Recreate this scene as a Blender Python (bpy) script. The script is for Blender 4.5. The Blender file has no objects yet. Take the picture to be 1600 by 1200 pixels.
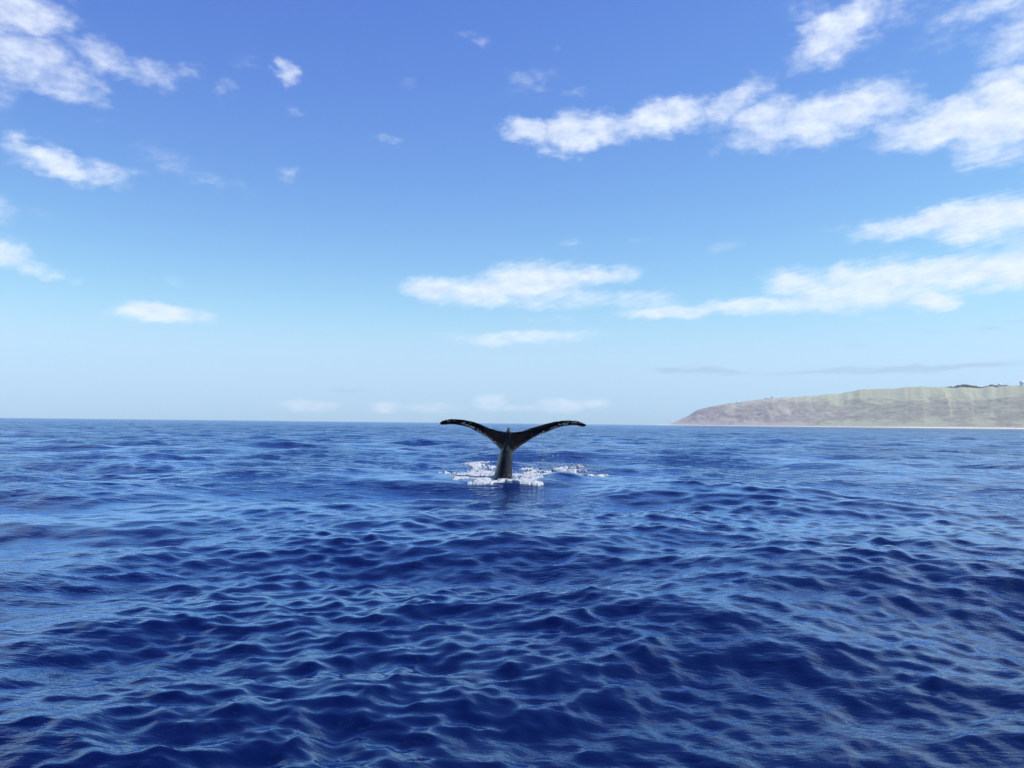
import bpy, bmesh, math, random
import numpy as np
from mathutils import Matrix, Vector, noise as mnoise

random.seed(7)
RNG = np.random.default_rng(11)
scene = bpy.context.scene
col = scene.collection

# ------------------------------------------------------------------ camera
CAM_H = 1.7
F_PX = 1340.0                      # focal length in pixels of the 1600 px wide photograph
PITCH = math.atan(61.0 / F_PX)
ROLL = math.radians(0.63)
cam_data = bpy.data.cameras.new('camera')
cam_data.sensor_width = 36.0
cam_data.lens = 36.0 * F_PX / 1600.0
cam_data.clip_start = 0.1
cam_data.clip_end = 60000.0
cam = bpy.data.objects.new('camera', cam_data)
col.objects.link(cam)
CAM_M = (Matrix.Translation((0, 0, CAM_H)) @ Matrix.Rotation(math.pi / 2 + PITCH, 4, 'X')
         @ Matrix.Rotation(ROLL, 4, 'Z'))
cam.matrix_world = CAM_M
scene.camera = cam
R3 = CAM_M.to_3x3()

def ray(px, py):
    """world direction seen at a pixel of the 1600x1200 photograph"""
    return (R3 @ Vector(((px - 800) / F_PX, (600 - py) / F_PX, -1.0))).normalized()

def at_depth(px, py, y):
    """world point on that ray at world depth y"""
    d = ray(px, py)
    return Vector((0, 0, CAM_H)) + d * (y / d.y)

def on_water(px, py, z=0.0):
    d = ray(px, py)
    return Vector((0, 0, CAM_H)) + d * ((z - CAM_H) / d.z)

# ------------------------------------------------------------------ light
SUN_EL = math.radians(52)
SUN_AZ = math.radians(94)          # clockwise from the viewing direction (+Y): to the right
SUN_DIR = Vector((math.sin(SUN_AZ) * math.cos(SUN_EL), math.cos(SUN_AZ) * math.cos(SUN_EL), math.sin(SUN_EL)))
sun_data = bpy.data.lights.new('sun', 'SUN')
sun_data.energy = 4.3
sun_data.angle = math.radians(0.53)
sun_data.color = (1.0, 0.95, 0.88)
sun = bpy.data.objects.new('sun', sun_data)
sun.rotation_euler = (-SUN_DIR).to_track_quat('-Z', 'Y').to_euler()
col.objects.link(sun)

scene.view_settings.view_transform = 'Standard'
scene.view_settings.look = 'None'
scene.view_settings.exposure = 0.25
scene.view_settings.gamma = 1.0
scene.view_settings.use_curve_mapping = False
scene.render.engine = 'CYCLES'
scene.cycles.use_denoising = True
scene.cycles.max_bounces = 5
scene.cycles.glossy_bounces = 3
scene.cycles.diffuse_bounces = 2
scene.cycles.volume_bounces = 2
scene.cycles.caustics_reflective = False
scene.cycles.sample_clamp_indirect = 4.0
scene.cycles.sample_clamp_direct = 12.0

# ------------------------------------------------------------------ node helpers
class NT:
    def __init__(self, tree): self.t = tree
    def n(self, kind, **kw):
        nd = self.t.nodes.new(kind)
        ins = kw.pop('ins', {})
        for k, v in kw.items(): setattr(nd, k, v)
        for k, v in ins.items(): self.put(nd.inputs[k], v)
        return nd
    def put(self, sock, v):
        if isinstance(v, bpy.types.NodeSocket): self.t.links.new(v, sock)
        else: sock.default_value = v
    def m(self, op, a, b=None, c=None, clamp=False):
        nd = self.t.nodes.new('ShaderNodeMath'); nd.operation = op; nd.use_clamp = clamp
        for i, v in enumerate((a, b, c)):
            if v is not None: self.put(nd.inputs[i], v)
        return nd.outputs[0]
    def v(self, op, a, b=None, scale=None):
        nd = self.t.nodes.new('ShaderNodeVectorMath'); nd.operation = op
        self.put(nd.inputs[0], a)
        if b is not None: self.put(nd.inputs[1], b)
        if scale is not None: self.put(nd.inputs['Scale'], scale)
        return nd.outputs['Value'] if op in ('DOT_PRODUCT', 'LENGTH') else nd.outputs[0]
    def noise(self, vec, scale, detail=4, rough=0.5, dist=0.0, out=0, dim='3D'):
        nd = self.n('ShaderNodeTexNoise', noise_dimensions=dim)
        self.put(nd.inputs['Vector'], vec)
        for k, v in (('Scale', scale), ('Detail', detail), ('Roughness', rough), ('Distortion', dist)):
            self.put(nd.inputs[k], v)
        return nd.outputs[out]
    def ramp(self, fac, a, b, lo=0.0, hi=1.0, smooth=True):
        nd = self.n('ShaderNodeMapRange', interpolation_type='SMOOTHSTEP' if smooth else 'LINEAR')
        for i, v in enumerate((fac, a, b, lo, hi)): self.put(nd.inputs[i], v)
        return nd.outputs[0]
    def mix(self, fac, a, b, blend='MIX'):
        nd = self.n('ShaderNodeMix', data_type='RGBA', blend_type=blend)
        self.put(nd.inputs[0], fac); self.put(nd.inputs[6], a); self.put(nd.inputs[7], b)
        return nd.outputs[2]

def material(name):
    m = bpy.data.materials.new(name); m.use_nodes = True
    nt = NT(m.node_tree)
    return m, nt, m.node_tree.nodes['Principled BSDF']

# ------------------------------------------------------------------ sky and clouds
# The clouds are banks at fixed compass bearings and elevations (degrees), broken up by noise.
def bearing(px, py):
    d = ray(px, py)
    return math.degrees(math.atan2(d.x, d.y)), math.degrees(math.asin(d.z))
PXD = 1600 / 61.7                  # photograph pixels to a degree, about

# x, y, half width, half height, tilt (deg, right end up), weight   (positions read off the photograph)
BANKS = [
    (20, 12, 95, 38, 0, .85), (20, 85, 105, 50, 0, .74), (100, 130, 75, 36, -20, .58), (185, 100, 100, 34, -8, .57), (265, 106, 70, 14, 0, .45),
    (85, 252, 75, 27, -14, .95), (150, 272, 70, 24, -5, .62), (265, 255, 80, 28, -14, .50), (335, 282, 80, 14, -5, .40),
    (447, 113, 27, 26, 0, .75), (447, 270, 26, 16, -15, .55), (455, 173, 34, 11, -8, .48), (345, 130, 22, 16, 0, .45), (385, 100, 40, 16, 0, .38),
    (12, 396, 50, 26, -15, .85), (65, 417, 60, 14, -12, .58), (262, 433, 22, 12, 0, .40), (50, 330, 40, 12, 0, .38),
    (250, 490, 84, 19, 0, 1.0),
    (607, 222, 26, 9, 0, .50), (750, 62, 44, 16, -15, .40), (830, 125, 62, 26, 5, .46), (870, 80, 14, 12, 0, .45), (640, 130, 24, 14, 0, .38), (905, 148, 40, 14, 0, .40),
    (828, 207, 52, 26, -8, .85), (910, 205, 95, 34, 4, .95), (1030, 186, 105, 36, 10, .95), (1150, 160, 72, 38, 24, .70), (1210, 195, 95, 46, 0, .80),
    (1310, 178, 125, 44, 14, .95), (1400, 165, 60, 26, 0, .70), (1480, 195, 105, 40, 6, 1.0), (1575, 175, 95, 66, 25, 1.1), (1120, 235, 40, 20, 60, .40),
    (1312, 48, 92, 38, 24, .95), (1395, 14, 60, 32, 10, .55), (1285, 72, 50, 26, -10, .60), (1350, 70, 50, 28, 0, .48), (1575, 4, 120, 24, 0, .58), (1500, 55, 100, 26, 0, .38), (1280, 8, 70, 24, 0, .48),
    (1455, 344, 140, 24, 5, .92), (1560, 340, 115, 36, 4, 1.1), (1360, 350, 100, 12, 3, .55),
    (676, 452, 66, 30, -4, .90), (750, 455, 78, 34, 4, .95), (835, 440, 110, 36, 2, 1.05), (930, 430, 82, 22, 4, .85), (865, 465, 140, 22, 0, .62), (1000, 468, 90, 20, -2, .60), (1060, 488, 120, 15, 2, .85),
    (1200, 477, 180, 18, 4, .85), (1240, 441, 62, 26, -4, .80), (1345, 442, 140, 34, 7, .95), (1500, 424, 150, 33, 6, 1.0), (1455, 472, 50, 18, 0, 1.0), (1320, 468, 220, 24, 2, .80), (1600, 426, 80, 38, 4, 1.0), (1375, 496, 26, 8, 0, .45),
    (820, 526, 150, 16, 2, .72), (700, 524, 70, 8, 0, .45), (870, 498, 90, 9, 0, .38), (885, 384, 40, 12, 0, .45), (1135, 383, 54, 18, 0, .46), (995, 378, 30, 10, 0, .38),
    (480, 636, 64, 14, 0, .78), (603, 634, 36, 13, 0, .8), (770, 629, 34, 17, 0, .9), (875, 633, 50, 16, 0, .9), (930, 631, 28, 13, 0, .75), (680, 637, 60, 10, 0, .6), (820, 637, 60, 9, 0, .6),
    # the same sky carried on outside the frame
    (1760, 180, 140, 90, 10, 1.0), (1800, 380, 200, 70, 4, 1.0), (1700, 20, 160, 60, 15, .8), (-130, 80, 140, 90, 0, .9), (-160, 280, 150, 50, -8, .9),
    (1620, -140, 200, 70, 15, .9), (1850, -330, 260, 90, 15, .8), (-140, -120, 200, 70, -10, .8),
    (2050, 150, 180, 110, 8, .95), (2150, 420, 240, 70, 3, .95), (-420, 150, 180, 90, 0, .9), (-450, 420, 200, 50, 0, .9),
]
STREAKS = [(1110, 580, 150, 8, -2, .62), (1400, 577, 210, 9, 2, .66), (1340, 540, 100, 8, 4, .5), (560, 612, 150, 6, 0, .5), (960, 624, 160, 6, 0, .5), (1540, 512, 110, 10, 4, .5)]

world = bpy.data.worlds.new('World')
scene.world = world
world.use_nodes = True
world.cycles.sampling_method = 'MANUAL'
world.cycles.sample_map_resolution = 512

def build_world():
    t = world.node_tree
    t.nodes.clear()
    nt = NT(t)
    out = t.nodes.new('ShaderNodeOutputWorld')
    sky = nt.n('ShaderNodeTexSky', sky_type='NISHITA', sun_disc=False)
    sky.sun_elevation = SUN_EL
    sky.sun_rotation = SUN_AZ
    sky.altitude = 0
    sky.air_density = 1.0
    sky.dust_density = 0.15
    sky.ozone_density = 2.0
    # the camera's strong blue rendering of a clean maritime sky
    ss = nt.n('ShaderNodeSeparateColor'); nt.put(ss.inputs[0], sky.outputs[0])
    sc_ = nt.n('ShaderNodeCombineColor')
    for i, (gain, power) in enumerate(SKY_GRADE): nt.put(sc_.inputs[i], nt.m('MULTIPLY', nt.m('POWER', ss.outputs[i], power), gain))
    nb = sc_.inputs[2].links[0].from_socket
    for i, cap in ((0, 0.53), (1, 0.79)):
        v_ = sc_.inputs[i].links[0].from_socket
        nt.put(sc_.inputs[i], nt.m('SMOOTH_MIN', v_, nt.m('MULTIPLY', nb, cap), 1.5 + i))
    skyc0 = sc_.outputs[0]
    tc = t.nodes.new('ShaderNodeTexCoord')
    d = nt.v('NORMALIZE', tc.outputs['Generated'])
    sp = nt.n('ShaderNodeSeparateXYZ'); nt.put(sp.inputs[0], d)
    az = nt.m('MULTIPLY', nt.m('ARCTAN2', sp.outputs[0], sp.outputs[1]), 180 / math.pi)
    el = nt.m('MULTIPLY', nt.m('ARCSINE', sp.outputs[2]), 180 / math.pi)
    cb = nt.n('ShaderNodeCombineXYZ'); nt.put(cb.inputs[0], az); nt.put(cb.inputs[1], el)
    p = cb.outputs[0]
    cb2 = nt.n('ShaderNodeCombineXYZ'); nt.put(cb2.inputs[0], az); nt.put(cb2.inputs[1], nt.m('MULTIPLY', el, 1.9))
    q = cb2.outputs[0]
    # clouds look flatter and finer towards the horizon
    fine = nt.ramp(el, 0.0, 16.0, 2.2, 0.85, smooth=False)
    elscale = nt.ramp(el, 0.0, 14.0, 0.30, 1.0, smooth=False)
    def warp(freq, amp, detail):
        c = nt.noise(q, freq, detail, 0.55, 0.0, out=1, dim='2D')
        c = nt.v('SUBTRACT', c, (0.5, 0.5, 0.5))
        return nt.v('MULTIPLY', c, (amp, amp * 0.6, 0))
    w1 = nt.v('SCALE', nt.v('ADD', warp(0.22, 2.2, 1), warp(0.9, 1.7, 4)), scale=elscale)
    pw = nt.v('ADD', p, w1)
    pw2 = nt.v('ADD', p, nt.v('SCALE', w1, scale=0.5))
    n1 = nt.noise(q, 0.55, 6, 0.60, 0.0, dim='2D')
    n2 = nt.noise(nt.v('ADD', q, (41.0, 7.0, 0.0)), nt.m('MULTIPLY', fine, 1.1), 5, 0.62, 0.0, dim='2D')
    nn = nt.m('SUBTRACT', nt.m('ADD', nt.m('MULTIPLY', n1, 0.6), nt.m('MULTIPLY', n2, 0.4)), 0.5)
    far = nt.ramp(el, 0.0, 8.0, 0.45, 0.0)                                    # low clouds take on the colour of the air
    ns = nt.noise(nt.v('MULTIPLY', p, (0.35, 3.0, 0.0)), 1.2, 3, 0.6, dim='2D')
    # the puffs a little nearer to the sun tell lit edges from shaded bases
    up = nt.noise(nt.v('ADD', q, (0.35, 0.9, 0.0)), 0.55, 3, 0.55, 0.0, dim='2D')
    lit = nt.m('SUBTRACT', up, nt.m('ADD', n1, 0.0))

    def el_of(y): return y < 400           # small puffs high up are thin
    def field(g, banks, vec, soft):
        acc = None
        for (x, y, rx, ry, tilt, w) in banks:
            if w < 0.57: w *= 0.70
            elif rx < 46 and el_of(y): w *= 0.80
            a_, e_ = bearing(x, y)
            mp = g.n('ShaderNodeMapping', vector_type='TEXTURE')
            mp.inputs['Location'].default_value = (a_, e_, 0)
            mp.inputs['Rotation'].default_value = (0, 0, math.radians(tilt))
            mp.inputs['Scale'].default_value = (rx * 1.28 / PXD, ry * 1.28 / PXD, 1)
            g.put(mp.inputs['Vector'], vec)
            gr = g.n('ShaderNodeTexGradient', gradient_type='SPHERICAL')
            g.put(gr.inputs[0], mp.outputs[0])
            val = g.m('MINIMUM', g.m('MULTIPLY', gr.outputs['Fac'], w * 1.45), w)
            acc = val if acc is None else g.m('SMOOTH_MAX', acc, val, soft)
        return acc

    def cloud_over(g, base, m1, nn, lit, far):
        dens = g.m('ADD', m1, g.m('MULTIPLY', nn, 1.3))
        alpha = g.m('MULTIPLY', g.ramp(dens, 0.08, 1.30), g.ramp(m1, 0.0, 0.42))
        alpha = g.m('MULTIPLY', alpha, 0.95)
        shade = g.m('ADD', g.m('MULTIPLY', g.m('SUBTRACT', dens, 0.8), 0.35), g.m('MULTIPLY', lit, 0.55))
        ccol = g.mix(g.ramp(shade, -0.12, 0.5), CLOUD_LIT, CLOUD_BASE)
        ccol = g.mix(far, ccol, base)
        return g.mix(alpha, base, ccol)

    IN = (('Sky', 'Color', skyc0), ('Warped', 'Vector', pw), ('Half', 'Vector', pw2), ('Noise', 'Float', nn), ('Lit', 'Float', lit), ('Far', 'Float', far), ('Streak', 'Float', ns))
    def leaf_group(bk, stq):
        tree = bpy.data.node_groups.new('sky_patch', 'ShaderNodeTree')
        for nm, ty, _ in IN: tree.interface.new_socket(nm, in_out='INPUT', socket_type='NodeSocket' + ty)
        tree.interface.new_socket('Color', in_out='OUTPUT', socket_type='NodeSocketColor')
        g = NT(tree); gi = tree.nodes.new('NodeGroupInput').outputs; go = tree.nodes.new('NodeGroupOutput')
        c = gi['Sky']
        if bk: c = cloud_over(g, c, field(g, bk, gi['Warped'], 0.12), gi['Noise'], gi['Lit'], gi['Far'])
        if stq:
            f = field(g, stq, gi['Half'], 0.1)
            sa = g.ramp(g.m('ADD', f, g.m('SUBTRACT', gi['Streak'], 0.5)), 0.26, 0.70, 0.0, 0.75)
            c = g.mix(g.m('MULTIPLY', sa, g.ramp(f, 0.02, 0.2)), c, STREAK_COL)
        g.put(go.inputs[0], c)
        nd = t.nodes.new('ShaderNodeGroup'); nd.node_tree = tree
        for nm, _, v in IN: nt.put(nd.inputs[nm], v)
        return nd.outputs[0]

    def background(c):
        bg = t.nodes.new('ShaderNodeBackground'); bg.inputs['Strength'].default_value = SKY_STRENGTH
        nt.put(bg.inputs['Color'], c)
        return bg.outputs[0]

    def near(banks, a0, a1, e0, e1):
        res = []
        for b in banks:
            a_, e_ = bearing(b[0], b[1]); r = b[2] * 1.3 / PXD + 2.2; h = (b[3] + b[2] * abs(math.sin(math.radians(b[4])))) * 1.3 / PXD + 2.4
            if a0 - r < a_ < a1 + r and e0 - h < e_ < e1 + h: res.append(b)
        return res

    def leaf(a0, a1, e0, e1):
        bk = near(BANKS, a0, a1, e0, e1)
        stq = near(STREAKS, a0, a1, e0, e1) if e0 < 12 else []
        return background(leaf_group(bk, stq) if bk or stq else skyc0)

    def choose(fac, lo, hi):
        ms = t.nodes.new('ShaderNodeMixShader')
        nt.put(ms.inputs[0], fac); nt.put(ms.inputs[1], lo); nt.put(ms.inputs[2], hi)
        return ms.outputs[0]

    AZ = [-58, -16, -4, 6, 15, 23, 60]; EL = [-90, 7.6, 12.5, 18.5, 26.5, 50]
    def split_az(i0, i1, e0, e1):
        if i1 - i0 == 1: return leaf(AZ[i0], AZ[i1], e0, e1)
        mid = (i0 + i1) // 2
        return choose(nt.m('GREATER_THAN', az, AZ[mid]), split_az(i0, mid, e0, e1), split_az(mid, i1, e0, e1))
    def split_el(j0, j1):
        if j1 - j0 == 1: return split_az(0, len(AZ) - 1, max(EL[j0], 0), EL[j1])
        mid = (j0 + j1) // 2
        return choose(nt.m('GREATER_THAN', el, EL[mid]), split_el(j0, mid), split_el(mid, j1))
    # the rest of the sky carries the same broken cloud
    cov = nt.ramp(nt.noise(nt.v('MULTIPLY', d, (1.0, 1.0, 1.8)), 2.3, 2, 0.5), 0.62, 0.85, 0.0, 0.9)
    rest = background(cloud_over(nt, skyc0, cov, nn, lit, far))
    inside = nt.m('MULTIPLY', nt.m('LESS_THAN', nt.m('ABSOLUTE', nt.m('SUBTRACT', az, 1.0)), 59.0), nt.m('LESS_THAN', el, 50.0))
    nt.put(out.inputs[0], choose(inside, rest, split_el(0, len(EL) - 1)))

SKY_STRENGTH = 0.12
SKY_GRADE = ((0.5263, 1.35), (0.5833, 1.4), (2.2534, 0.6))   # gain, power for red, green, blue
CLOUD_LIT = (6.7, 7.2, 8.0, 1)
CLOUD_BASE = (4.4, 5.1, 6.3, 1)
STREAK_COL = (2.9, 4.2, 5.9, 1)
build_world()

# ------------------------------------------------------------------ small numpy noise
class Fbm:
    def __init__(self, seed):
        r = np.random.default_rng(seed); self.g = r.random((256, 256)).astype(np.float32)
    def val(self, x, y):
        xi = np.floor(x).astype(np.int64); yi = np.floor(y).astype(np.int64)
        fx = (x - xi).astype(np.float32); fy = (y - yi).astype(np.float32)
        fx = fx * fx * (3 - 2 * fx); fy = fy * fy * (3 - 2 * fy)
        g = self.g; a = xi & 255; b = yi & 255; a1 = (xi + 1) & 255; b1 = (yi + 1) & 255
        return (g[a, b] * (1 - fx) + g[a1, b] * fx) * (1 - fy) + (g[a, b1] * (1 - fx) + g[a1, b1] * fx) * fy
    def __call__(self, x, y, octaves=4, gain=0.5, lac=2.03):
        s = 0; a = 1.0; n = 0
        for o in range(octaves):
            s = s + a * self.val(x + 17.3 * o, y - 9.1 * o); n += a
            x = x * lac; y = y * lac; a *= gain
        return s / n
    def ridged(self, x, y, octaves=4, gain=0.5, lac=2.07):
        s = 0; a = 1.0; n = 0
        for o in range(octaves):
            s = s + a * (1 - np.abs(2 * self.val(x + 11.7 * o, y + 5.3 * o) - 1)); n += a
            x = x * lac; y = y * lac; a *= gain
        return s / n
PATCH = Fbm(3); PATCH2 = Fbm(5); FO = Fbm(9)

# ------------------------------------------------------------------ the sea
WHALE_Y = 25.9
WB = at_depth(787, 750, WHALE_Y); WB.z = 0.0           # where the tail stock leaves the water

def make_spectrum():
    comps = []
    n = 190
    lam = np.exp(np.linspace(math.log(0.07), math.log(26.0), n)) * np.exp(RNG.normal(0, 0.02, n))
    SC = 0.74                                      # light wind: short seas
    for L in lam:
        if L > 14: st = 0.012
        elif L > 7: st = 0.018
        elif L > 3.6: st = 0.016
        elif L > 2.2: st = 0.015
        elif L > 1.1: st = 0.017
        elif L > 0.45: st = 0.028
        elif L > 0.18: st = 0.034
        else: st = 0.020
        # wind from ahead and a little to the right; the short chop spreads wider
        spread = 28 if L > 4 else (46 if L > 1 else 76)
        mean = -90 + 8
        if RNG.random() < 0.40: mean += 38          # a second train crossing it
        else: mean -= 22
        th = math.radians(mean + RNG.normal(0, spread * 0.55))
        L = L * SC
        comps.append((L, st * L / (2 * math.pi) * (0.7 + 0.6 * RNG.random()), math.cos(th), math.sin(th), RNG.random() * 2 * math.pi))
    return comps
COMPS = make_spectrum()
DR = 0.0047                                            # radial step of the sea mesh, relative

def local_swell(x, y):
    """water heaped up round the diving tail"""
    dx = x - WB.x; dy = y - WB.y
    rr = np.sqrt(dx * dx + (dy * 0.8) ** 2)
    ang = np.arctan2(dy, dx)
    wob = PATCH2(x * 0.7 + 3, y * 0.7, 3)
    ring = 0.09 * np.exp(-((rr - 1.7 - 0.5 * wob) / 0.5) ** 2) * (0.5 - 0.5 * np.sin(ang))     # front side
    ring += -0.03 * np.exp(-((rr - 0.9) / 0.5) ** 2)
    ring += 0.06 * np.exp(-((rr - 4.4 - wob) / 0.8) ** 2) * (0.6 - 0.4 * np.sin(ang))
    # smooth hump slid off to the right
    hx = (dx - 1.75) / 1.0; hy = (dy + 0.55) / 0.62
    hump = 0.21 * np.exp(-(hx ** 2 + hy ** 2)) * (0.55 + 0.9 * PATCH2(x * 1.3 + 9, y * 0.9, 3))
    hx2 = (dx - 0.9) / 0.7; hy2 = (dy + 1.1) / 0.35
    hump += 0.08 * np.exp(-(hx2 ** 2 + hy2 ** 2))
    return ring + hump

def sea_height(x, y, fade_short=None, r=None):
    """Gerstner sum; returns dx, dy, dz.  x, y are (rows, cols) with rows sorted by distance r"""
    dx = np.zeros_like(x); dy = np.zeros_like(x); dz = np.zeros_like(x)
    calm = PATCH(x * 0.16 + 40, y * 0.085 + 9, 3)                # gusts and slicks
    calm = np.clip((calm - 0.32) / 0.34, 0, 1).astype(np.float32)
    gust = np.clip((PATCH2(x * 0.45, y * 0.25, 3) - 0.25) / 0.4, 0, 1).astype(np.float32)
    rr = r if r is not None else np.sqrt(x[:, 0] ** 2 + y[:, 0] ** 2)
    for (L, A, cx, cy, ph) in COMPS:
        rmax = L / (3.0 * DR)
        k = int(np.searchsorted(rr, rmax))
        if k < 2: continue
        f = np.clip((rmax - rr[:k]) / (0.4 * rmax), 0, 1).astype(np.float32)[:, None]
        kk = 2 * math.pi / L
        X = x[:k]; Y = y[:k]
        p = (kk * cx) * X + (kk * cy) * Y + ph
        a = A * f
        if L < 0.6: a = a * (0.30 + 0.95 * calm[:k] * (0.45 + 0.75 * gust[:k]))
        elif L < 2.0: a = a * (0.55 + 0.65 * calm[:k])
        s = np.sin(p); c = np.cos(p)
        q = 0.7 if L > 1.2 else 0.5
        dz[:k] += a * c
        dx[:k] -= (q * cx) * a * s
        dy[:k] -= (q * cy) * a * s
    return dx, dy, dz

def build_sea():
    r1 = np.exp(np.arange(math.log(2.4), math.log(520.0), DR))
    r2 = np.exp(np.linspace(math.log(r1[-1]), math.log(4900.0), 46))[1:]
    r = np.concatenate([r1, r2]).astype(np.float64)
    fan = math.radians(37)
    a1 = np.linspace(-fan, fan, 900)
    a2 = np.linspace(fan, 2 * math.pi - fan, 42)[1:-1]
    a = np.concatenate([a1, a2])
    nr, na = len(r), len(a)
    X = (r[:, None] * np.sin(a)[None, :]); Y = (r[:, None] * np.cos(a)[None, :])
    nf = len(a1); n1 = len(r1)
    xs = X[:n1, :nf].astype(np.float32); ys = Y[:n1, :nf].astype(np.float32)
    dx, dy, dz = sea_height(xs, ys, r=r[:n1])
    # the slick that the tail stroke leaves smooths the chop round it
    slick = 1 - 0.65 * np.exp(-(((xs - WB.x) / 2.6) ** 2 + ((ys - WB.y) / 3.4) ** 2))
    dx, dy, dz = dx * slick, dy * slick, dz * slick + local_swell(xs, ys)
    Z = np.zeros_like(X)
    fade = np.clip((520 - r[:n1]) / 200, 0, 1)[:, None]
    X[:n1, :nf] += dx * fade; Y[:n1, :nf] += dy * fade; Z[:n1, :nf] += dz * fade
    global SEA
    SEA = (X[:n1, :nf].copy(), Y[:n1, :nf].copy(), Z[:n1, :nf].copy(), r1, a1)
    co = np.stack([X, Y, Z], -1).reshape(-1, 3)
    co = np.concatenate([co, [[0, 0, 0]]])
    idx = np.arange(nr * na).reshape(nr, na)
    i0 = idx[:-1, :]; i1 = idx[1:, :]
    nxt = np.roll(np.arange(na), -1)
    quads = np.stack([i0, i0[:, nxt], i1[:, nxt], i1], -1).reshape(-1, 4)
    c = nr * na
    tris = np.stack([np.full(na, c), idx[0, nxt], idx[0, :]], -1)
    me = bpy.data.meshes.new('sea')
    nq, ntr = len(quads), len(tris)
    me.vertices.add(len(co)); me.vertices.foreach_set('co', co.astype(np.float32).ravel())
    me.loops.add(nq * 4 + ntr * 3)
    me.loops.foreach_set('vertex_index', np.concatenate([quads.ravel(), tris.ravel()]).astype(np.int32))
    me.polygons.add(nq + ntr)
    ls = np.concatenate([np.arange(nq) * 4, nq * 4 + np.arange(ntr) * 3]).astype(np.int32)
    me.polygons.foreach_set('loop_start', ls)
    me.polygons.foreach_set('use_smooth', np.ones(nq + ntr, dtype=bool))
    me.update(calc_edges=True)
    # how much of the short chop the mesh is too coarse to carry, by distance
    lod = np.clip(np.log(r / 10.0) / math.log(30.0), 0, 1)
    att = me.attributes.new('unresolved', 'FLOAT', 'POINT')
    v = np.repeat(lod, na).astype(np.float32); v = np.append(v, 0).astype(np.float32)
    att.data.foreach_set('value', v)
    ob = bpy.data.objects.new('sea', me); col.objects.link(ob)
    ob['kind'] = 'structure'
    ob['label'] = 'deep blue choppy sea reaching to the horizon'
    me.materials.append(sea_material())
    return ob

WATER_COL = (0.0001, 0.0026, 0.032, 1)
WATER_SHEEN = (0.60, 0.77, 1.0, 1)
def sea_material():
    m, nt, b = material('sea_water')
    geo = nt.n('ShaderNodeNewGeometry')
    pos = geo.outputs['Position']
    at = nt.n('ShaderNodeAttribute', attribute_name='unresolved')
    un = at.outputs['Fac']
    # fine capillary ripples everywhere, wider chop only where the mesh leaves it out
    st = nt.v('MULTIPLY', pos, (0.5, 1.0, 1.0))
    n1 = nt.noise(st, 15.0, 3, 0.55, 0.2)
    n2 = nt.noise(st, 3.4, 4, 0.6, 0.3)
    n3 = nt.noise(st, 0.85, 4, 0.6, 0.2)
    gust = nt.ramp(nt.noise(nt.v('MULTIPLY', pos, (0.16, 0.085, 0.0)), 1.0, 3, 0.5), 0.36, 0.64, 0.35, 1.2)
    h = nt.m('MULTIPLY', nt.m('MULTIPLY', n1, gust), 0.012)
    near_mid = nt.ramp(un, 0.0, 0.40, 0.003, 0.10)
    h = nt.m('ADD', h, nt.m('MULTIPLY', nt.m('MULTIPLY', n2, gust), near_mid))
    far_mid = nt.ramp(un, 0.25, 0.9, 0.0, 0.38)
    h = nt.m('ADD', h, nt.m('MULTIPLY', n3, far_mid))
    bp = nt.n('ShaderNodeBump')
    bp.inputs['Strength'].default_value = 1.0
    bp.inputs['Distance'].default_value = 1.0
    nt.put(bp.inputs['Height'], h)
    # light from inside the water, and the sky on its surface
    t = m.node_tree; t.nodes.remove(b)
    body = nt.n('ShaderNodeBsdfDiffuse', ins={'Color': WATER_COL, 'Normal': bp.outputs[0]})
    gloss = nt.n('ShaderNodeBsdfGlossy', ins={'Color': WATER_SHEEN, 'Normal': bp.outputs[0], 'Roughness': nt.ramp(un, 0.0, 1.0, 0.025, 0.06)})
    fr = nt.n('ShaderNodeFresnel', ins={'IOR': 1.40, 'Normal': bp.outputs[0]})
    refl = nt.m('MULTIPLY', fr.outputs[0], 1.4, clamp=True)
    mx = nt.n('ShaderNodeMixShader', ins={0: refl, 1: body.outputs[0], 2: gloss.outputs[0]})
    t.links.new(mx.outputs[0], t.nodes['Material Output'].inputs['Surface'])
    return m

sea = build_sea()

def sea_z(x, y):
    """height of the built sea at a spot in the fan"""
    r = math.hypot(x, y); a = math.atan2(x, y)
    i = int(np.clip(np.searchsorted(SEA[3], r), 0, len(SEA[3]) - 1)); j = int(np.clip(np.searchsorted(SEA[4], a), 0, len(SEA[4]) - 1))
    return float(SEA[2][i, j])

def sea_z_arr(x, y):
    r = np.hypot(x, y); a = np.arctan2(x, y)
    fi = (np.log(r) - math.log(2.4)) / DR
    fj = (a - SEA[4][0]) / (SEA[4][1] - SEA[4][0])
    i = np.clip(fi.astype(int), 0, len(SEA[3]) - 2); j = np.clip(fj.astype(int), 0, len(SEA[4]) - 2)
    u = np.clip(fi - i, 0, 1); v = np.clip(fj - j, 0, 1)
    Z = SEA[2]
    return (Z[i, j] * (1 - u) + Z[i + 1, j] * u) * (1 - v) + (Z[i, j + 1] * (1 - u) + Z[i + 1, j + 1] * u) * v

# ------------------------------------------------------------------ mesh helpers
def mesh_obj(name, verts, faces, mat, parent=None, smooth=True):
    me = bpy.data.meshes.new(name)
    me.from_pydata([tuple(v) for v in verts], [], [tuple(f) for f in faces])
    me.update()
    if smooth: me.polygons.foreach_set('use_smooth', [True] * len(me.polygons))
    if mat: me.materials.append(mat)
    ob = bpy.data.objects.new(name, me); col.objects.link(ob)
    if parent: ob.parent = parent
    return ob

def tag(o, label=None, cat=None, group=None, kind=None):
    if label: o['label'] = label
    if cat: o['category'] = cat
    if group: o['group'] = group
    if kind: o['kind'] = kind
    return o

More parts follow.
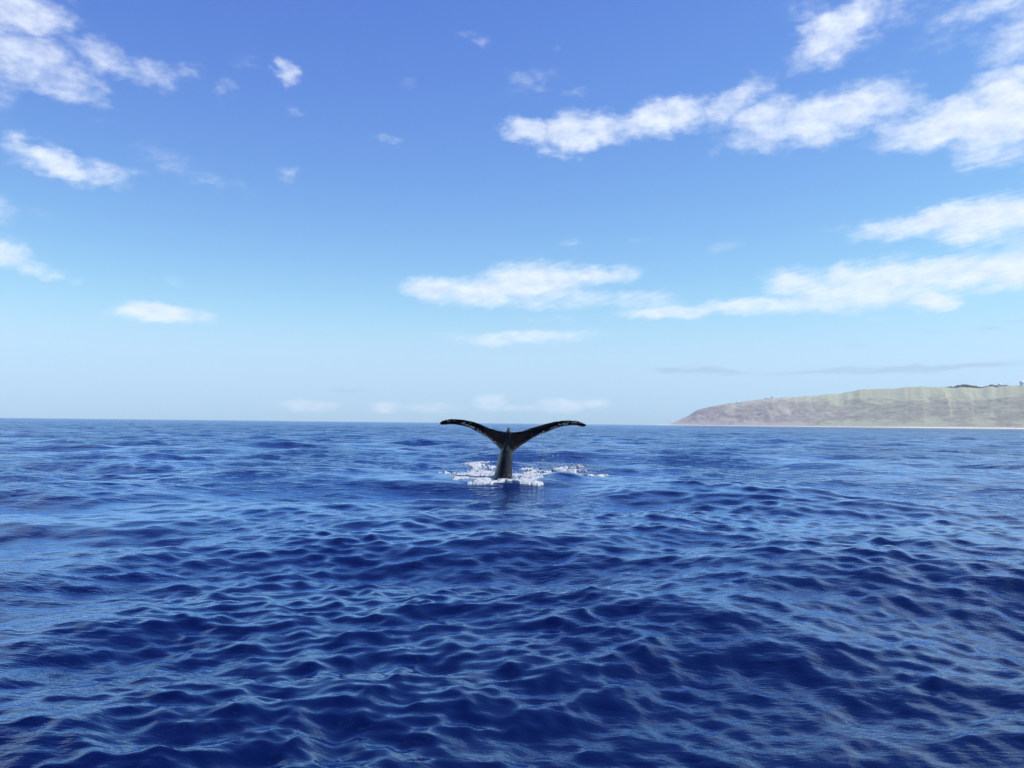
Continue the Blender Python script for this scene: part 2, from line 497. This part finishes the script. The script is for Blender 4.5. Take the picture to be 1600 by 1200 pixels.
# ------------------------------------------------------------------ headland
SKYLINE = [(1020, 664.8), (1041, 663), (1056, 659), (1075, 650), (1090, 641), (1112, 635), (1142, 629.5), (1169, 627.5), (1195, 624.5), (1225, 621), (1262, 618.5),
           (1300, 616), (1326, 612), (1356, 608), (1375, 606.5), (1397, 607), (1424, 604), (1446, 604.5), (1472, 604.5), (1500, 605), (1532, 606), (1562, 603), (1600, 602),
           (1680, 598), (1800, 590), (1960, 585)]
def shore_dist(px):
    return float(np.interp(px, [1020, 1200, 1400, 1600, 1960], [4700, 4200, 3600, 3100, 2700]))

LT = Fbm(21); LT2 = Fbm(22)
def build_headland():
    nu, nv = 560, 110
    pxs = np.linspace(1020, 1960, nu)
    sky = np.interp(pxs, [s[0] for s in SKYLINE], [s[1] for s in SKYLINE])
    sky = sky + (LT(pxs * 0.055, pxs * 0, 4) - 0.5) * 4.0 * np.clip((pxs - 1050) / 80, 0, 1)
    P = np.zeros((nv, nu, 3)); 
    for i, px in enumerate(pxs):
        d = shore_dist(px)
        setback = 60 + 640 * min(1, max(0, (px - 1030) / 300))
        ys = d; yr = d + setback
        h = ray(px, 664); shore = Vector((h.x / h.y * ys, ys, 0))
        top = at_depth(px, sky[i], yr)
        H = max(top.z, 0.5)
        for j in range(nv):
            v = j / (nv - 1)
            if v <= 0.7:
                t = v / 0.7
                x = shore.x + (top.x - shore.x) * t; y = ys + (yr - ys) * t
                z = H * (0.80 * (1 - (1 - t) ** 1.35) + 0.20 * t * t) if t < 1 else H
            else:
                t = (v - 0.7) / 0.3
                x = top.x * (1 + 0.25 * t); y = yr * (1 + 0.25 * t); z = H * (1 - 0.12 * t - 0.9 * max(0, t - 0.75) * 4 * t)
            P[j, i] = (x, y, max(z, -2) + 0.0)
    V = np.linspace(0, 1, nv)[:, None]
    env = np.clip(V / 0.7, 0, 1); face = np.sin(np.pi * np.clip(env, 0, 1)) ** 0.8
    H = P[:, :, 2].max(0)[None, :]
    s = pxs[None, :] * np.ones((nv, 1))
    # gullies run down the face; they wander and fork with height
    warp = (LT(s * 0.03, env * 1.5, 3) - 0.5) * 22
    gul = LT2.ridged((s + warp + env * 22) * 0.036, env * 0.9 + 3, 4, 0.55)
    rock = LT.ridged(P[:, :, 0] * 0.012, P[:, :, 2] * 0.03 + P[:, :, 1] * 0.004, 5, 0.55)
    mask = np.clip((LT(s * 0.017 + 4, env * 1.6, 3) - 0.35) / 0.3, 0.1, 1)
    dy = (gul - 0.6) * 0.34 * mask + (rock - 0.6) * 0.10
    amp = H * face
    P[:, :, 1] -= dy * amp * 0.95
    P[:, :, 2] += (rock - 0.6) * 0.03 * amp
    idx = np.arange(nv * nu).reshape(nv, nu)
    faces = np.stack([idx[:-1, :-1], idx[:-1, 1:], idx[1:, 1:], idx[1:, :-1]], -1).reshape(-1, 4)
    ob = mesh_obj('headland', P.reshape(-1, 3), faces.tolist(), headland_material())
    tag(ob, 'hazy headland with dry grey brown slopes turning green to the right', kind='structure')
    return P, pxs

def headland_material():
    m, nt, b = material('dry_hillside')
    geo = nt.n('ShaderNodeNewGeometry'); pos = geo.outputs['Position']
    sp = nt.n('ShaderNodeSeparateXYZ'); nt.put(sp.inputs[0], pos)
    q = nt.v('MULTIPLY', pos, (0.001, 0.0005, 0.0017))
    n1 = nt.noise(q, 5.0, 6, 0.6, 0.1)
    n2 = nt.noise(q, 34.0, 5, 0.65, 0.1)
    n3 = nt.noise(nt.v('ADD', q, (3.1, 0.4, 1.7)), 13.0, 6, 0.68, 0.15)
    grass = nt.mix(n2, (0.36, 0.32, 0.28, 1), (0.47, 0.42, 0.37, 1))
    green = nt.mix(n1, (0.32, 0.34, 0.22, 1), (0.43, 0.44, 0.29, 1))
    east = nt.ramp(nt.m('ADD', sp.outputs[0], nt.m('MULTIPLY', nt.m('SUBTRACT', n1, 0.5), 1400)), 1000, 1800)
    c = nt.mix(east, grass, green)
    # dark lava outcrops in a band across the middle of the slope
    band = nt.ramp(nt.m('ABSOLUTE', nt.m('SUBTRACT', sp.outputs[2], 75.0)), 20, 95, 0.20, -0.06)
    rk = nt.ramp(nt.m('ADD', n3, band), 0.56, 0.68)
    rk = nt.m('MULTIPLY', rk, nt.ramp(n2, 0.35, 0.6, 0.2, 0.6))
    c = nt.mix(rk, c, (0.17, 0.14, 0.15, 1))
    bush = nt.ramp(nt.noise(q, 60.0, 3, 0.6), 0.57, 0.66, 0.0, 0.25)
    c = nt.mix(bush, c, (0.085, 0.10, 0.06, 1))
    nt.put(b.inputs['Base Color'], c)
    b.inputs['Roughness'].default_value = 0.95
    b.inputs['Specular IOR Level'].default_value = 0.1
    bp = nt.n('ShaderNodeBump'); bp.inputs['Strength'].default_value = 0.25; bp.inputs['Distance'].default_value = 8.0
    nt.put(bp.inputs['Height'], nt.m('ADD', n2, nt.m('MULTIPLY', n3, 1.5)))
    nt.put(b.inputs['Normal'], bp.outputs[0])
    return m

HP, HPX = build_headland()

def build_beach():
    m, nt, b = material('pale_sand')
    geo = nt.n('ShaderNodeNewGeometry')
    nz = nt.noise(geo.outputs['Position'], 0.02, 4, 0.6)
    nt.put(b.inputs['Base Color'], nt.mix(nz, (0.50, 0.43, 0.34, 1), (0.74, 0.69, 0.60, 1)))
    b.inputs['Roughness'].default_value = 0.95
    vs, fs = [], []
    n = 300
    for i, px in enumerate(np.linspace(1025, 1950, n)):
        d = shore_dist(px); h = ray(px, 664); k = h.x / h.y
        w = 0.35 + 0.65 * float(np.interp(px, [1025, 1350, 1430, 1600], [0.1, 0.3, 0.9, 1.0])) * (0.7 + 0.6 * float(LT(np.array([px * 0.03]), np.array([2.0]), 3)[0]))
        for dy, z in ((-60, -0.6), (-30, 1.2 * w), (-12, 3.6 * w), (14, 5.4 * w), (60, 5.0 * w)):
            y = d + dy; vs.append((k * y, y, z))
    for i in range(n - 1):
        for j in range(4):
            a = i * 5 + j; fs.append((a, a + 5, a + 6, a + 1))
    ob = mesh_obj('beach', vs, fs, m)
    tag(ob, 'thin strip of pale sand along the foot of the headland', kind='structure')
build_beach()

def white_paint():
    m, nt, b = material('white_dome_paint')
    geo = nt.n('ShaderNodeNewGeometry')
    nt.put(b.inputs['Base Color'], nt.mix(nt.noise(geo.outputs['Position'], 0.2, 3), (0.78, 0.78, 0.77, 1), (0.84, 0.84, 0.83, 1)))
    b.inputs['Roughness'].default_value = 0.6
    return m
M_WHITE = white_paint()

def ridge_point(px):
    i = int(np.argmin(np.abs(HPX - px))); j = int(round(0.7 * (HP.shape[0] - 1)))
    return Vector(HP[j, i])

def lathe(profile, n=24):
    vs, fs = [], []
    for (r, z) in profile:
        for k in range(n):
            a = 2 * math.pi * k / n; vs.append((r * math.cos(a), r * math.sin(a), z))
    for i in range(len(profile) - 1):
        for k in range(n):
            a = i * n + k; b = i * n + (k + 1) % n; fs.append((a, b, b + n, a + n))
    return vs, fs

def radar_dome(px, size, label):
    p = ridge_point(px)
    e = bpy.data.objects.new('radar_dome', None); col.objects.link(e)
    e.location = (p.x, p.y, p.z - 1.0)
    tag(e, label, 'radar dome', 'white domes along the ridge')
    r = size / 2
    v, f = lathe([(r * 0.72, -6), (r * 0.72, r * 0.55), (r * 0.80, r * 0.56), (r * 0.80, r * 0.66), (0.3, r * 0.67)])
    mesh_obj('base', v, f, M_WHITE, e, smooth=False)
    prof = [(max(0.05, r * math.cos(t)), r * 1.30 + r * math.sin(t)) for t in np.linspace(-0.75, math.pi / 2, 14)]
    v, f = lathe(prof)
    mesh_obj('dome', v, f, M_WHITE, e)
radar_dome(1561, 15, 'white radar dome on the ridge just right of the dark trees')
radar_dome(1597, 20, 'largest white radar dome, on the ridge at the right edge of the picture')
radar_dome(1206, 13, 'white radar dome beside a low white building on the ridge')
radar_dome(1151, 9, 'smallest white radar dome, farthest down the ridge towards the point')

def ridge_building():
    p = ridge_point(1199)
    e = bpy.data.objects.new('ridge_building', None); col.objects.link(e); e.location = (p.x, p.y, p.z - 1.5)
    tag(e, 'low white flat roofed building on the ridge left of a dome', 'building')
    def box(name, x0, x1, y0, y1, z0, z1, mat):
        v = [(x, y, z) for z in (z0, z1) for x, y in ((x0, y0), (x1, y0), (x1, y1), (x0, y1))]
        f = [(0, 1, 2, 3)[::-1], (4, 5, 6, 7), (0, 1, 5, 4), (1, 2, 6, 5), (2, 3, 7, 6), (3, 0, 4, 7)]
        return mesh_obj(name, v, f, mat, e, smooth=False)
    box('wall', -11, 9, -5, 5, -6, 5.2, M_WHITE)
    box('roof', -11.6, 9.6, -5.6, 5.6, 5.2, 5.9, M_WHITE)
    mg, nt, b = material('dark_pane'); geo = nt.n('ShaderNodeNewGeometry')
    nt.put(b.inputs['Base Color'], nt.mix(nt.noise(geo.outputs['Position'], 0.5), (0.03, 0.04, 0.05, 1), (0.06, 0.07, 0.08, 1)))
    b.inputs['Roughness'].default_value = 0.15
    for x in (-8, -3, 2, 6): box('window', x - 0.9, x + 0.9, -5.08, -4.9, 2.2, 4.0, mg)
ridge_building()

def ridge_forest():
    m, nt, b = material('far_foliage')
    geo = nt.n('ShaderNodeNewGeometry')
    nt.put(b.inputs['Base Color'], nt.mix(nt.noise(geo.outputs['Position'], 0.15, 4, 0.6), (0.012, 0.026, 0.014, 1), (0.035, 0.055, 0.025, 1)))
    b.inputs['Roughness'].default_value = 0.9
    bm = bmesh.new()
    prof = [(1472, 0.0), (1482, 0.35), (1500, 1.0), (1516, 0.95), (1530, 0.55), (1540, 0.35), (1550, 0.75), (1560, 0.55), (1568, 0.45), (1576, 0.1)]
    for k in range(420):
        px = random.uniform(1472, 1576)
        hh = float(np.interp(px, [a for a, _ in prof], [c for _, c in prof]))
        p = ridge_point(px)
        back = random.uniform(0, 110)
        x = p.x * (1 + back / p.y); y = p.y + back
        top = 15.5 * hh * random.uniform(0.35, 1.0)
        r = random.uniform(2.2, 4.2)
        g = bmesh.ops.create_icosphere(bm, subdivisions=2, radius=1.0)
        for v in g['verts']:
            nz = mnoise.noise(v.co * 2.3 + Vector((k, 0, 0)))
            s = r * (1 + 0.45 * nz)
            v.co = Vector((x + v.co.x * s * 1.2, y + v.co.y * s, p.z - 3 + top + v.co.z * s * 0.9))
        # the trunk below the crown
        t = bmesh.ops.create_cone(bm, segments=5, radius1=0.7, radius2=0.4, depth=top + 8)
        for v in t['verts']: v.co += Vector((x, y, p.z - 3 + (top - 8) / 2))
    me = bpy.data.meshes.new('ridge_forest'); bm.to_mesh(me); bm.free()
    me.materials.append(m)
    ob = bpy.data.objects.new('ridge_forest', me); col.objects.link(ob)
    tag(ob, 'dark wood along the crest of the headland', 'forest', kind='stuff')
ridge_forest()

# ------------------------------------------------------------------ the whale's tail
PXM = WHALE_Y / F_PX * 1.0
def wp(px, py, dy=0.0):
    """point of the tail at a photo pixel, dy metres behind the plane of the tail stock"""
    return at_depth(px, py, WHALE_Y + dy)

def zoomed(x, y): return 660 + x / 5.3333, 620 + y / 5.3333
def loft(sections, cap=True):
    n = len(sections[0]); vs = [p for s in sections for p in s]; fs = []
    for i in range(len(sections) - 1):
        for k in range(n):
            a = i * n + k; b = i * n + (k + 1) % n
            fs.append((a, b, b + n, a + n))
    if cap:
        fs.append(tuple(range(n))[::-1]); fs.append(tuple(range((len(sections) - 1) * n, len(sections) * n)))
    return vs, fs

def skin_material():
    m, nt, b = material('wet_whale_skin')
    geo = nt.n('ShaderNodeNewGeometry'); pos = geo.outputs['Position']
    n1 = nt.noise(pos, 2.5, 5, 0.6, 0.3)
    streak = nt.noise(nt.v('MULTIPLY', pos, (9, 9, 1.1)), 1.0, 4, 0.6)
    c = nt.mix(n1, (0.004, 0.004, 0.005, 1), (0.011, 0.009, 0.010, 1))
    c = nt.mix(nt.ramp(streak, 0.50, 0.66, 0.0, 0.7), c, (0.018, 0.024, 0.036, 1))
    scar = nt.ramp(nt.noise(pos, 14.0, 3, 0.6, 0.6), 0.70, 0.74, 0.0, 0.45)
    c = nt.mix(scar, c, (0.32, 0.31, 0.30, 1))
    nt.put(b.inputs['Base Color'], c)
    nt.put(b.inputs['Roughness'], nt.ramp(n1, 0.3, 0.7, 0.25, 0.42))
    b.inputs['IOR'].default_value = 1.36
    b.inputs['Specular IOR Level'].default_value = 0.3
    bp = nt.n('ShaderNodeBump'); bp.inputs['Strength'].default_value = 0.5; bp.inputs['Distance'].default_value = 0.03
    nt.put(bp.inputs['Height'], nt.m('ADD', nt.noise(pos, 7.0, 5, 0.6), nt.m('MULTIPLY', streak, 0.5)))
    nt.put(b.inputs['Normal'], bp.outputs[0])
    return m

UP_L = [(145, 213), (165, 199), (195, 191), (235, 187), (330, 190), (430, 210), (500, 240), (560, 265), (620, 284), (680, 296), (725, 300)]
LO_L = [(147, 226), (165, 230), (195, 230), (235, 226), (305, 226), (385, 247), (455, 282), (530, 322), (580, 357), (628, 412), (690, 470)]
UP_R = [(1366, 236), (1345, 222), (1315, 209), (1280, 203), (1215, 200), (1130, 208), (1060, 225), (980, 246), (900, 269), (830, 288), (725, 300)]
LO_R = [(1362, 246), (1345, 248), (1315, 242), (1275, 233), (1225, 232), (1155, 242), (1080, 263), (990, 296), (910, 332), (812, 402), (735, 475)]

FLUKES = {}
def build_whale():
    parts = []
    # tail stock: ring sections by photo row; (row, left, right, half depth fore-aft, depth of its centre)
    stock = [(792, 757, 815, 0.75, 0.0), (770, 763, 806, 0.70, 0.0), (752, 768, 801.5, 0.66, 0.0), (745, 771, 800.8, 0.64, 0.0), (735, 774, 800.8, 0.60, 0.02), (725, 776.5, 801, 0.56, 0.04),
             (714, 779, 801, 0.50, 0.05), (704, 782, 800, 0.44, 0.05), (696, 785.5, 798.8, 0.37, 0.05), (688, 788.0, 799.2, 0.32, -0.02), (681, 789.8, 799, 0.28, -0.12), (675, 791.0, 798.2, 0.22, -0.2), (670.5, 792.4, 797.2, 0.14, -0.22), (668.5, 793.6, 796, 0.06, -0.22)]
    secs = []
    for (row, xl, xr, hd, cy) in stock:
        a = wp(xl, row, cy); b_ = wp(xr, row, cy); c = (a + b_) / 2; hw = (b_ - a).length / 2
        ring = []
        for k in range(28):
            t = 2 * math.pi * k / 28
            ct, st = math.cos(t), math.sin(t)
            # flattened sides meeting in a keel fore and aft
            x = hw * math.copysign(abs(ct) ** 0.85, ct); y = hd * math.copysign(abs(st) ** 1.25, st)
            ring.append(c + Vector((x, y, 0)))
        secs.append(ring)
    parts.append(loft(secs))
    for side, U, L in (('L', UP_L, LO_L), ('R', UP_R, LO_R)):
        secs = []; mids = []
        n = len(U)
        for i in range(n):
            s = i / (n - 1)                           # 0 tip, 1 root
            chord_y = 0.10 + 0.50 * s ** 0.8           # the trailing edge leans towards the viewer
            sweep = 0.30 * (1 - s) ** 1.3              # tips bend back
            up = wp(*zoomed(*U[i]), dy=sweep - chord_y * 0.55)
            lo = wp(*zoomed(*L[i]), dy=sweep + chord_y * 0.45)
            mid = (up + lo) / 2; ch = (up - lo)
            span = (wp(*zoomed(*U[min(i + 1, n - 1)])) - wp(*zoomed(*U[max(i - 1, 0)]))).normalized()
            nrm = ch.cross(span).normalized()
            if nrm.y > 0: nrm = -nrm                  # towards the camera
            th = 0.035 + 0.13 * s ** 1.4
            if i == 0: th = 0.02
            ring = []
            for k in range(20):
                t = 2 * math.pi * k / 20
                u = math.cos(t); w = math.sin(t)
                # blunt lower (leading) edge, thin upper (trailing) edge
                prof = w * (1 - 0.45 * max(0, u)) 
                ring.append(mid + ch * 0.5 * u + nrm * th * prof)
            secs.append(ring); mids.append((mid, ch, nrm, th))
        FLUKES[side] = mids
        parts.append(loft(secs))
    vs, fs = [], []
    for v, f in parts:
        o = len(vs); vs += v; fs += [tuple(i + o for i in q) for q in f]
    tmp = mesh_obj('whale_tmp', vs, fs, None)
    bmx = bmesh.new(); bmx.from_mesh(tmp.data)
    bmesh.ops.triangulate(bmx, faces=[f for f in bmx.faces if len(f.verts) > 4])
    bmesh.ops.recalc_face_normals(bmx, faces=bmx.faces); bmx.to_mesh(tmp.data); bmx.free()
    r = tmp.modifiers.new('r', 'REMESH'); r.mode = 'VOXEL'; r.voxel_size = 0.016
    s = tmp.modifiers.new('s', 'SMOOTH'); s.factor = 0.5; s.iterations = 5
    dg = bpy.context.evaluated_depsgraph_get()
    me = bpy.data.meshes.new_from_object(tmp.evaluated_get(dg))
    bpy.data.objects.remove(tmp)
    # ragged trailing edges and uneven skin
    co = np.empty(len(me.vertices) * 3, dtype=np.float32); me.vertices.foreach_get('co', co); co = co.reshape(-1, 3)
    w = (FO(co[:, 0] * 7 + 5, co[:, 2] * 7 + co[:, 1] * 3, 3) - 0.5)
    co[:, 2] += w * 0.035; co[:, 1] += w * 0.03
    me.vertices.foreach_set('co', co.ravel())
    me.polygons.foreach_set('use_smooth', [True] * len(me.polygons))
    me.name = 'whale_body'
    me.materials.clear(); me.materials.append(skin_material())
    e = bpy.data.objects.new('humpback_whale', None); col.objects.link(e); e.location = WB
    tag(e, 'dark whale tail with raised flukes sinking into foam on the sea', 'whale')
    ob = bpy.data.objects.new('tail', me); col.objects.link(ob); ob.parent = e
    ob.matrix_parent_inverse = Matrix.Translation(-WB)
    return e

whale = build_whale()

def barnacles():
    m, nt, b = material('barnacle_shell')
    geo = nt.n('ShaderNodeNewGeometry')
    nt.put(b.inputs['Base Color'], nt.mix(nt.noise(geo.outputs['Position'], 30.0, 3), (0.55, 0.50, 0.46, 1), (0.86, 0.83, 0.80, 1)))
    b.inputs['Roughness'].default_value = 0.7
    for side, spots in (('L', [(x, None) for x in ()]), ('R', [])):
        bm = bmesh.new()
        mids = FLUKES[side]
        rnd = random.Random(5 if side == 'L' else 6)
        def put(i, u, r):
            i0 = min(int(i), len(mids) - 2); f = i - i0
            mid = mids[i0][0].lerp(mids[i0 + 1][0], f); ch = mids[i0][1].lerp(mids[i0 + 1][1], f)
            nrm = mids[i0][2].lerp(mids[i0 + 1][2], f).normalized(); th = mids[i0][3] * (1 - f) + mids[i0 + 1][3] * f
            w = math.sqrt(max(0, 1 - u * u)) * (1 - 0.45 * max(0, u))
            c = mid + ch * 0.5 * u + nrm * (th * w - 0.004)
            g = bmesh.ops.create_icosphere(bm, subdivisions=1, radius=1.0)
            sx = r * rnd.uniform(0.7, 1.7)
            rot = nrm.to_track_quat('Z', 'Y').to_matrix() @ Matrix.Rotation(rnd.uniform(-.5, .5), 3, 'Z')
            for v in g['verts']:
                q = Vector((v.co.x * sx, v.co.y * r, v.co.z * r * 0.5)) * (1 + 0.35 * mnoise.noise(v.co * 2 + c * 9))
                v.co = c + rot @ q
        # a broken line of clusters along the fluke, thinning out to tip and root
        for k in range(80):
            i = rnd.choice([4.3, 4.6, 5.1, 5.4, 5.9, 6.3, 6.8, 7.2, 7.6, 8.3]) if side == 'L' else rnd.choice([3.2, 4.4, 5.0, 5.6, 6.1, 6.4, 6.8, 7.1, 7.3])
            i += rnd.gauss(0, 0.14)
            base = (0.30 - 0.18 * (i - 4)) if side == 'L' else (0.45 - 0.16 * (i - 4))
            put(min(9.3, max(1, i)), max(-0.8, min(0.8, base + rnd.gauss(0, 0.16))), rnd.uniform(0.010, 0.034))
        for k in range(40):                             # scuffed upper edge towards the tip
            put(rnd.uniform(1.2, 5.0), rnd.uniform(0.5, 0.92), rnd.uniform(0.006, 0.016))
        me = bpy.data.meshes.new('barnacles'); bm.to_mesh(me); bm.free(); me.materials.append(m)
        ob = bpy.data.objects.new('barnacles', me); col.objects.link(ob); ob.parent = whale
        ob.matrix_parent_inverse = Matrix.Translation(-WB)
        tag(ob, 'white barnacles scattered along the %s fluke' % ('left' if side == 'L' else 'right'), kind='stuff')
barnacles()

# ------------------------------------------------------------------ foam and falling water
def foam_material():
    m, nt, b = material('sea_foam')
    geo = nt.n('ShaderNodeNewGeometry')
    nz = nt.noise(geo.outputs['Position'], 6.0, 4, 0.6)
    nt.put(b.inputs['Base Color'], nt.mix(nz, (0.28, 0.32, 0.34, 1), (0.58, 0.60, 0.60, 1)))
    b.inputs['Roughness'].default_value = 0.55
    b.inputs['Subsurface Weight'].default_value = 0.0
    return m
M_FOAM = foam_material()

# photo x, y, half width px, half height px, weight
FOAM = [(745, 741, 34, 8, 1.0), (760, 735, 26, 5, .8), (733, 748, 16, 5, .8), (772, 756, 50, 2.0, .95), (805, 756.5, 34, 1.7, .85), (742, 757.5, 20, 1.3, .7), (778, 751, 14, 1.6, .7), (812, 751.5, 14, 1.6, .7), (825, 748, 32, 4.5, .95),
        (815, 742, 30, 5, .7), (850, 741, 26, 3.5, .85), (870, 738, 44, 4, 1.0), (908, 738, 42, 3, .9), (890, 731, 34, 3.5, .5), (840, 733, 30, 3, .45), (750, 729, 24, 2.5, .5), (700, 739, 22, 1.6, .4), (835, 752, 16, 3, .8), (786, 747.5, 20, 2.2, .8)]
def foam_field(x, y):
    m = np.zeros_like(x)
    for (px, py, hx, hy, w) in FOAM:
        c = on_water(px, py, .06); a = on_water(px, py + hy, .06); b_ = on_water(px, py - hy, .06)
        rx = hx * c.y / F_PX * 1.15; ry = (b_.y - a.y) / 2 * 1.15
        d = ((x - c.x) / rx) ** 2 + ((y - c.y) / ry) ** 2
        m = np.maximum(m, w * np.clip(1 - d, 0, 1) ** 0.5)
    return m

def build_foam():
    x = np.arange(-3.2, 4.6, 0.020); y = np.arange(23.0, 37.0, 0.034)
    X, Y = np.meshgrid(x, y)
    wx = (FO(X * 1.7 + 3, Y * 1.0, 3) - .5) * 0.7; wy = (PATCH(X * 1.7, Y * 1.0 + 8, 3) - .5) * 1.2
    f = foam_field(X + wx, Y + wy)
    lace = FO.ridged(X * 1.9 + wx * 2, Y * 1.1 + wy, 4, 0.6)
    clump = PATCH2(X * 3.1, Y * 1.8, 4, 0.6)
    fine = FO.ridged(X * 6.3 + wx * 6, Y * 3.4 + wy * 3, 3, 0.6)
    dens = f * 1.12 + (lace - 0.66) * 1.5 + (clump - 0.5) * 1.0 + (fine - 0.66) * 1.5
    keep = (dens > 0.48) & (f > 0.03)
    Z = sea_z_arr(X, Y) + 0.012 + np.clip(dens - 0.48, 0, 0.45) * (0.03 + 0.18 * np.clip(PATCH(X * 4.2 + 1, Y * 3.0, 3) - 0.42, 0, 1))
    Z += np.clip(dens - 0.48, 0, .5) * (FO(X * 11, Y * 8, 3) - .5) * 0.08
    rim = np.clip((dens - 0.48) / 0.10, 0, 1); Z -= (1 - rim) * 0.03
    nyy, nxx = X.shape
    idx = np.arange(nyy * nxx).reshape(nyy, nxx)
    cell = keep[:-1, :-1] & keep[1:, :-1] & keep[1:, 1:] & keep[:-1, 1:]
    q = np.stack([idx[:-1, :-1], idx[:-1, 1:], idx[1:, 1:], idx[1:, :-1]], -1)[cell]
    inner = np.zeros((nyy, nxx), dtype=int)
    for sy in (0, 1):
        for sx in (0, 1): inner[sy:nyy - 1 + sy, sx:nxx - 1 + sx] += cell
    Z = np.where(inner == 4, Z, sea_z_arr(X, Y) - 0.05)          # the rim tucks under the surface
    used = np.unique(q); remap = -np.ones(nyy * nxx, dtype=np.int64); remap[used] = np.arange(len(used))
    co = np.stack([X, Y, Z], -1).reshape(-1, 3)[used]
    co[:, :2] += RNG.normal(0, 0.006, (len(co), 2))
    ob = mesh_obj('sea_foam', co, remap[q].tolist(), M_FOAM)
    tag(ob, 'white foam churned up round the base of the whale tail', 'foam', kind='stuff')

def droplet_object(name, pts, label):
    """pts: (position, radius, stretch)"""
    base = bmesh.new(); bmesh.ops.create_icosphere(base, subdivisions=1, radius=1.0)
    bv = [v.co.copy() for v in base.verts]; bf = [[v.index for v in f.verts] for f in base.faces]; base.free()
    vs, fs = [], []
    for (p, r, st) in pts:
        o = len(vs)
        for v in bv: vs.append((p[0] + v.x * r, p[1] + v.y * r, p[2] + v.z * r * st))
        fs += [[i + o for i in f] for f in bf]
    ob = mesh_obj(name, vs, fs, M_FOAM)
    tag(ob, label, 'spray', kind='stuff')

def build_spray():
    pts = []
    # splash flung up behind the right side, and along the left foam edge
    for k in range(420):
        px = random.gauss(893, 22); py = random.gauss(730, 4.5)
        c = on_water(px, 738 + random.uniform(-3, 3)); p = at_depth(px, py, c.y)
        if p.z > sea_z(c.x, c.y): pts.append((p, random.uniform(0.004, 0.013), random.uniform(0.8, 1.8)))
    for k in range(200):
        px = random.gauss(748, 16); py = random.gauss(731, 4)
        c = on_water(px, 740 + random.uniform(-4, 4)); p = at_depth(px, py, c.y)
        if p.z > sea_z(c.x, c.y): pts.append((p, random.uniform(0.004, 0.012), random.uniform(0.8, 1.6)))
    for k in range(300):
        px = random.uniform(722, 850); c = on_water(px, random.uniform(738, 757))
        pts.append((Vector((c.x, c.y, sea_z(c.x, c.y) + abs(random.gauss(0, 0.07)))), random.uniform(0.004, 0.014), random.uniform(0.8, 1.3)))
    droplet_object('splash_spray', pts, 'white droplets splashed up beside the whale tail')
    pts = []
    # threads of water running off the right fluke
    for px0, n in ((848, 34), (852, 22), (864, 14), (838, 12), (872, 10), (826, 8), (760, 6), (748, 5)):
        for k in range(n):
            t = random.random() ** 0.8
            top = float(np.interp(px0, [740, 790, 830, 880], [688, 705, 690, 672]))
            p = wp(px0 + random.gauss(0, 0.8), top + t * (732 - top), 0.05 + random.gauss(0, 0.05))
            pts.append((p, random.uniform(0.004, 0.011), random.uniform(1.5, 5.0)))
    droplet_object('dripping_water', pts, 'thin threads of water falling from the right fluke')
build_foam()
build_spray()

# ------------------------------------------------------------------ haze
def build_haze():
    bm = bmesh.new()
    bmesh.ops.create_cube(bm, size=1.0)
    for v in bm.verts:
        v.co = Vector((v.co.x * 14000, v.co.y * 14000 , -5.0 if v.co.z < 0 else 420.0))
    me = bpy.data.meshes.new('haze'); bm.to_mesh(me); bm.free()
    m = bpy.data.materials.new('sea_air'); m.use_nodes = True
    t = m.node_tree; t.nodes.clear()
    o = t.nodes.new('ShaderNodeOutputMaterial'); v = t.nodes.new('ShaderNodeVolumePrincipled')
    v.inputs['Color'].default_value = (0.90, 0.97, 1.0, 1)
    v.inputs['Density'].default_value = 4.5e-5
    v.inputs['Anisotropy'].default_value = 0.0
    t.links.new(v.outputs[0], o.inputs['Volume'])
    me.materials.append(m)
    ob = bpy.data.objects.new('haze', me); col.objects.link(ob)
    tag(ob, 'thin sea haze in the air', kind='stuff')
build_haze()
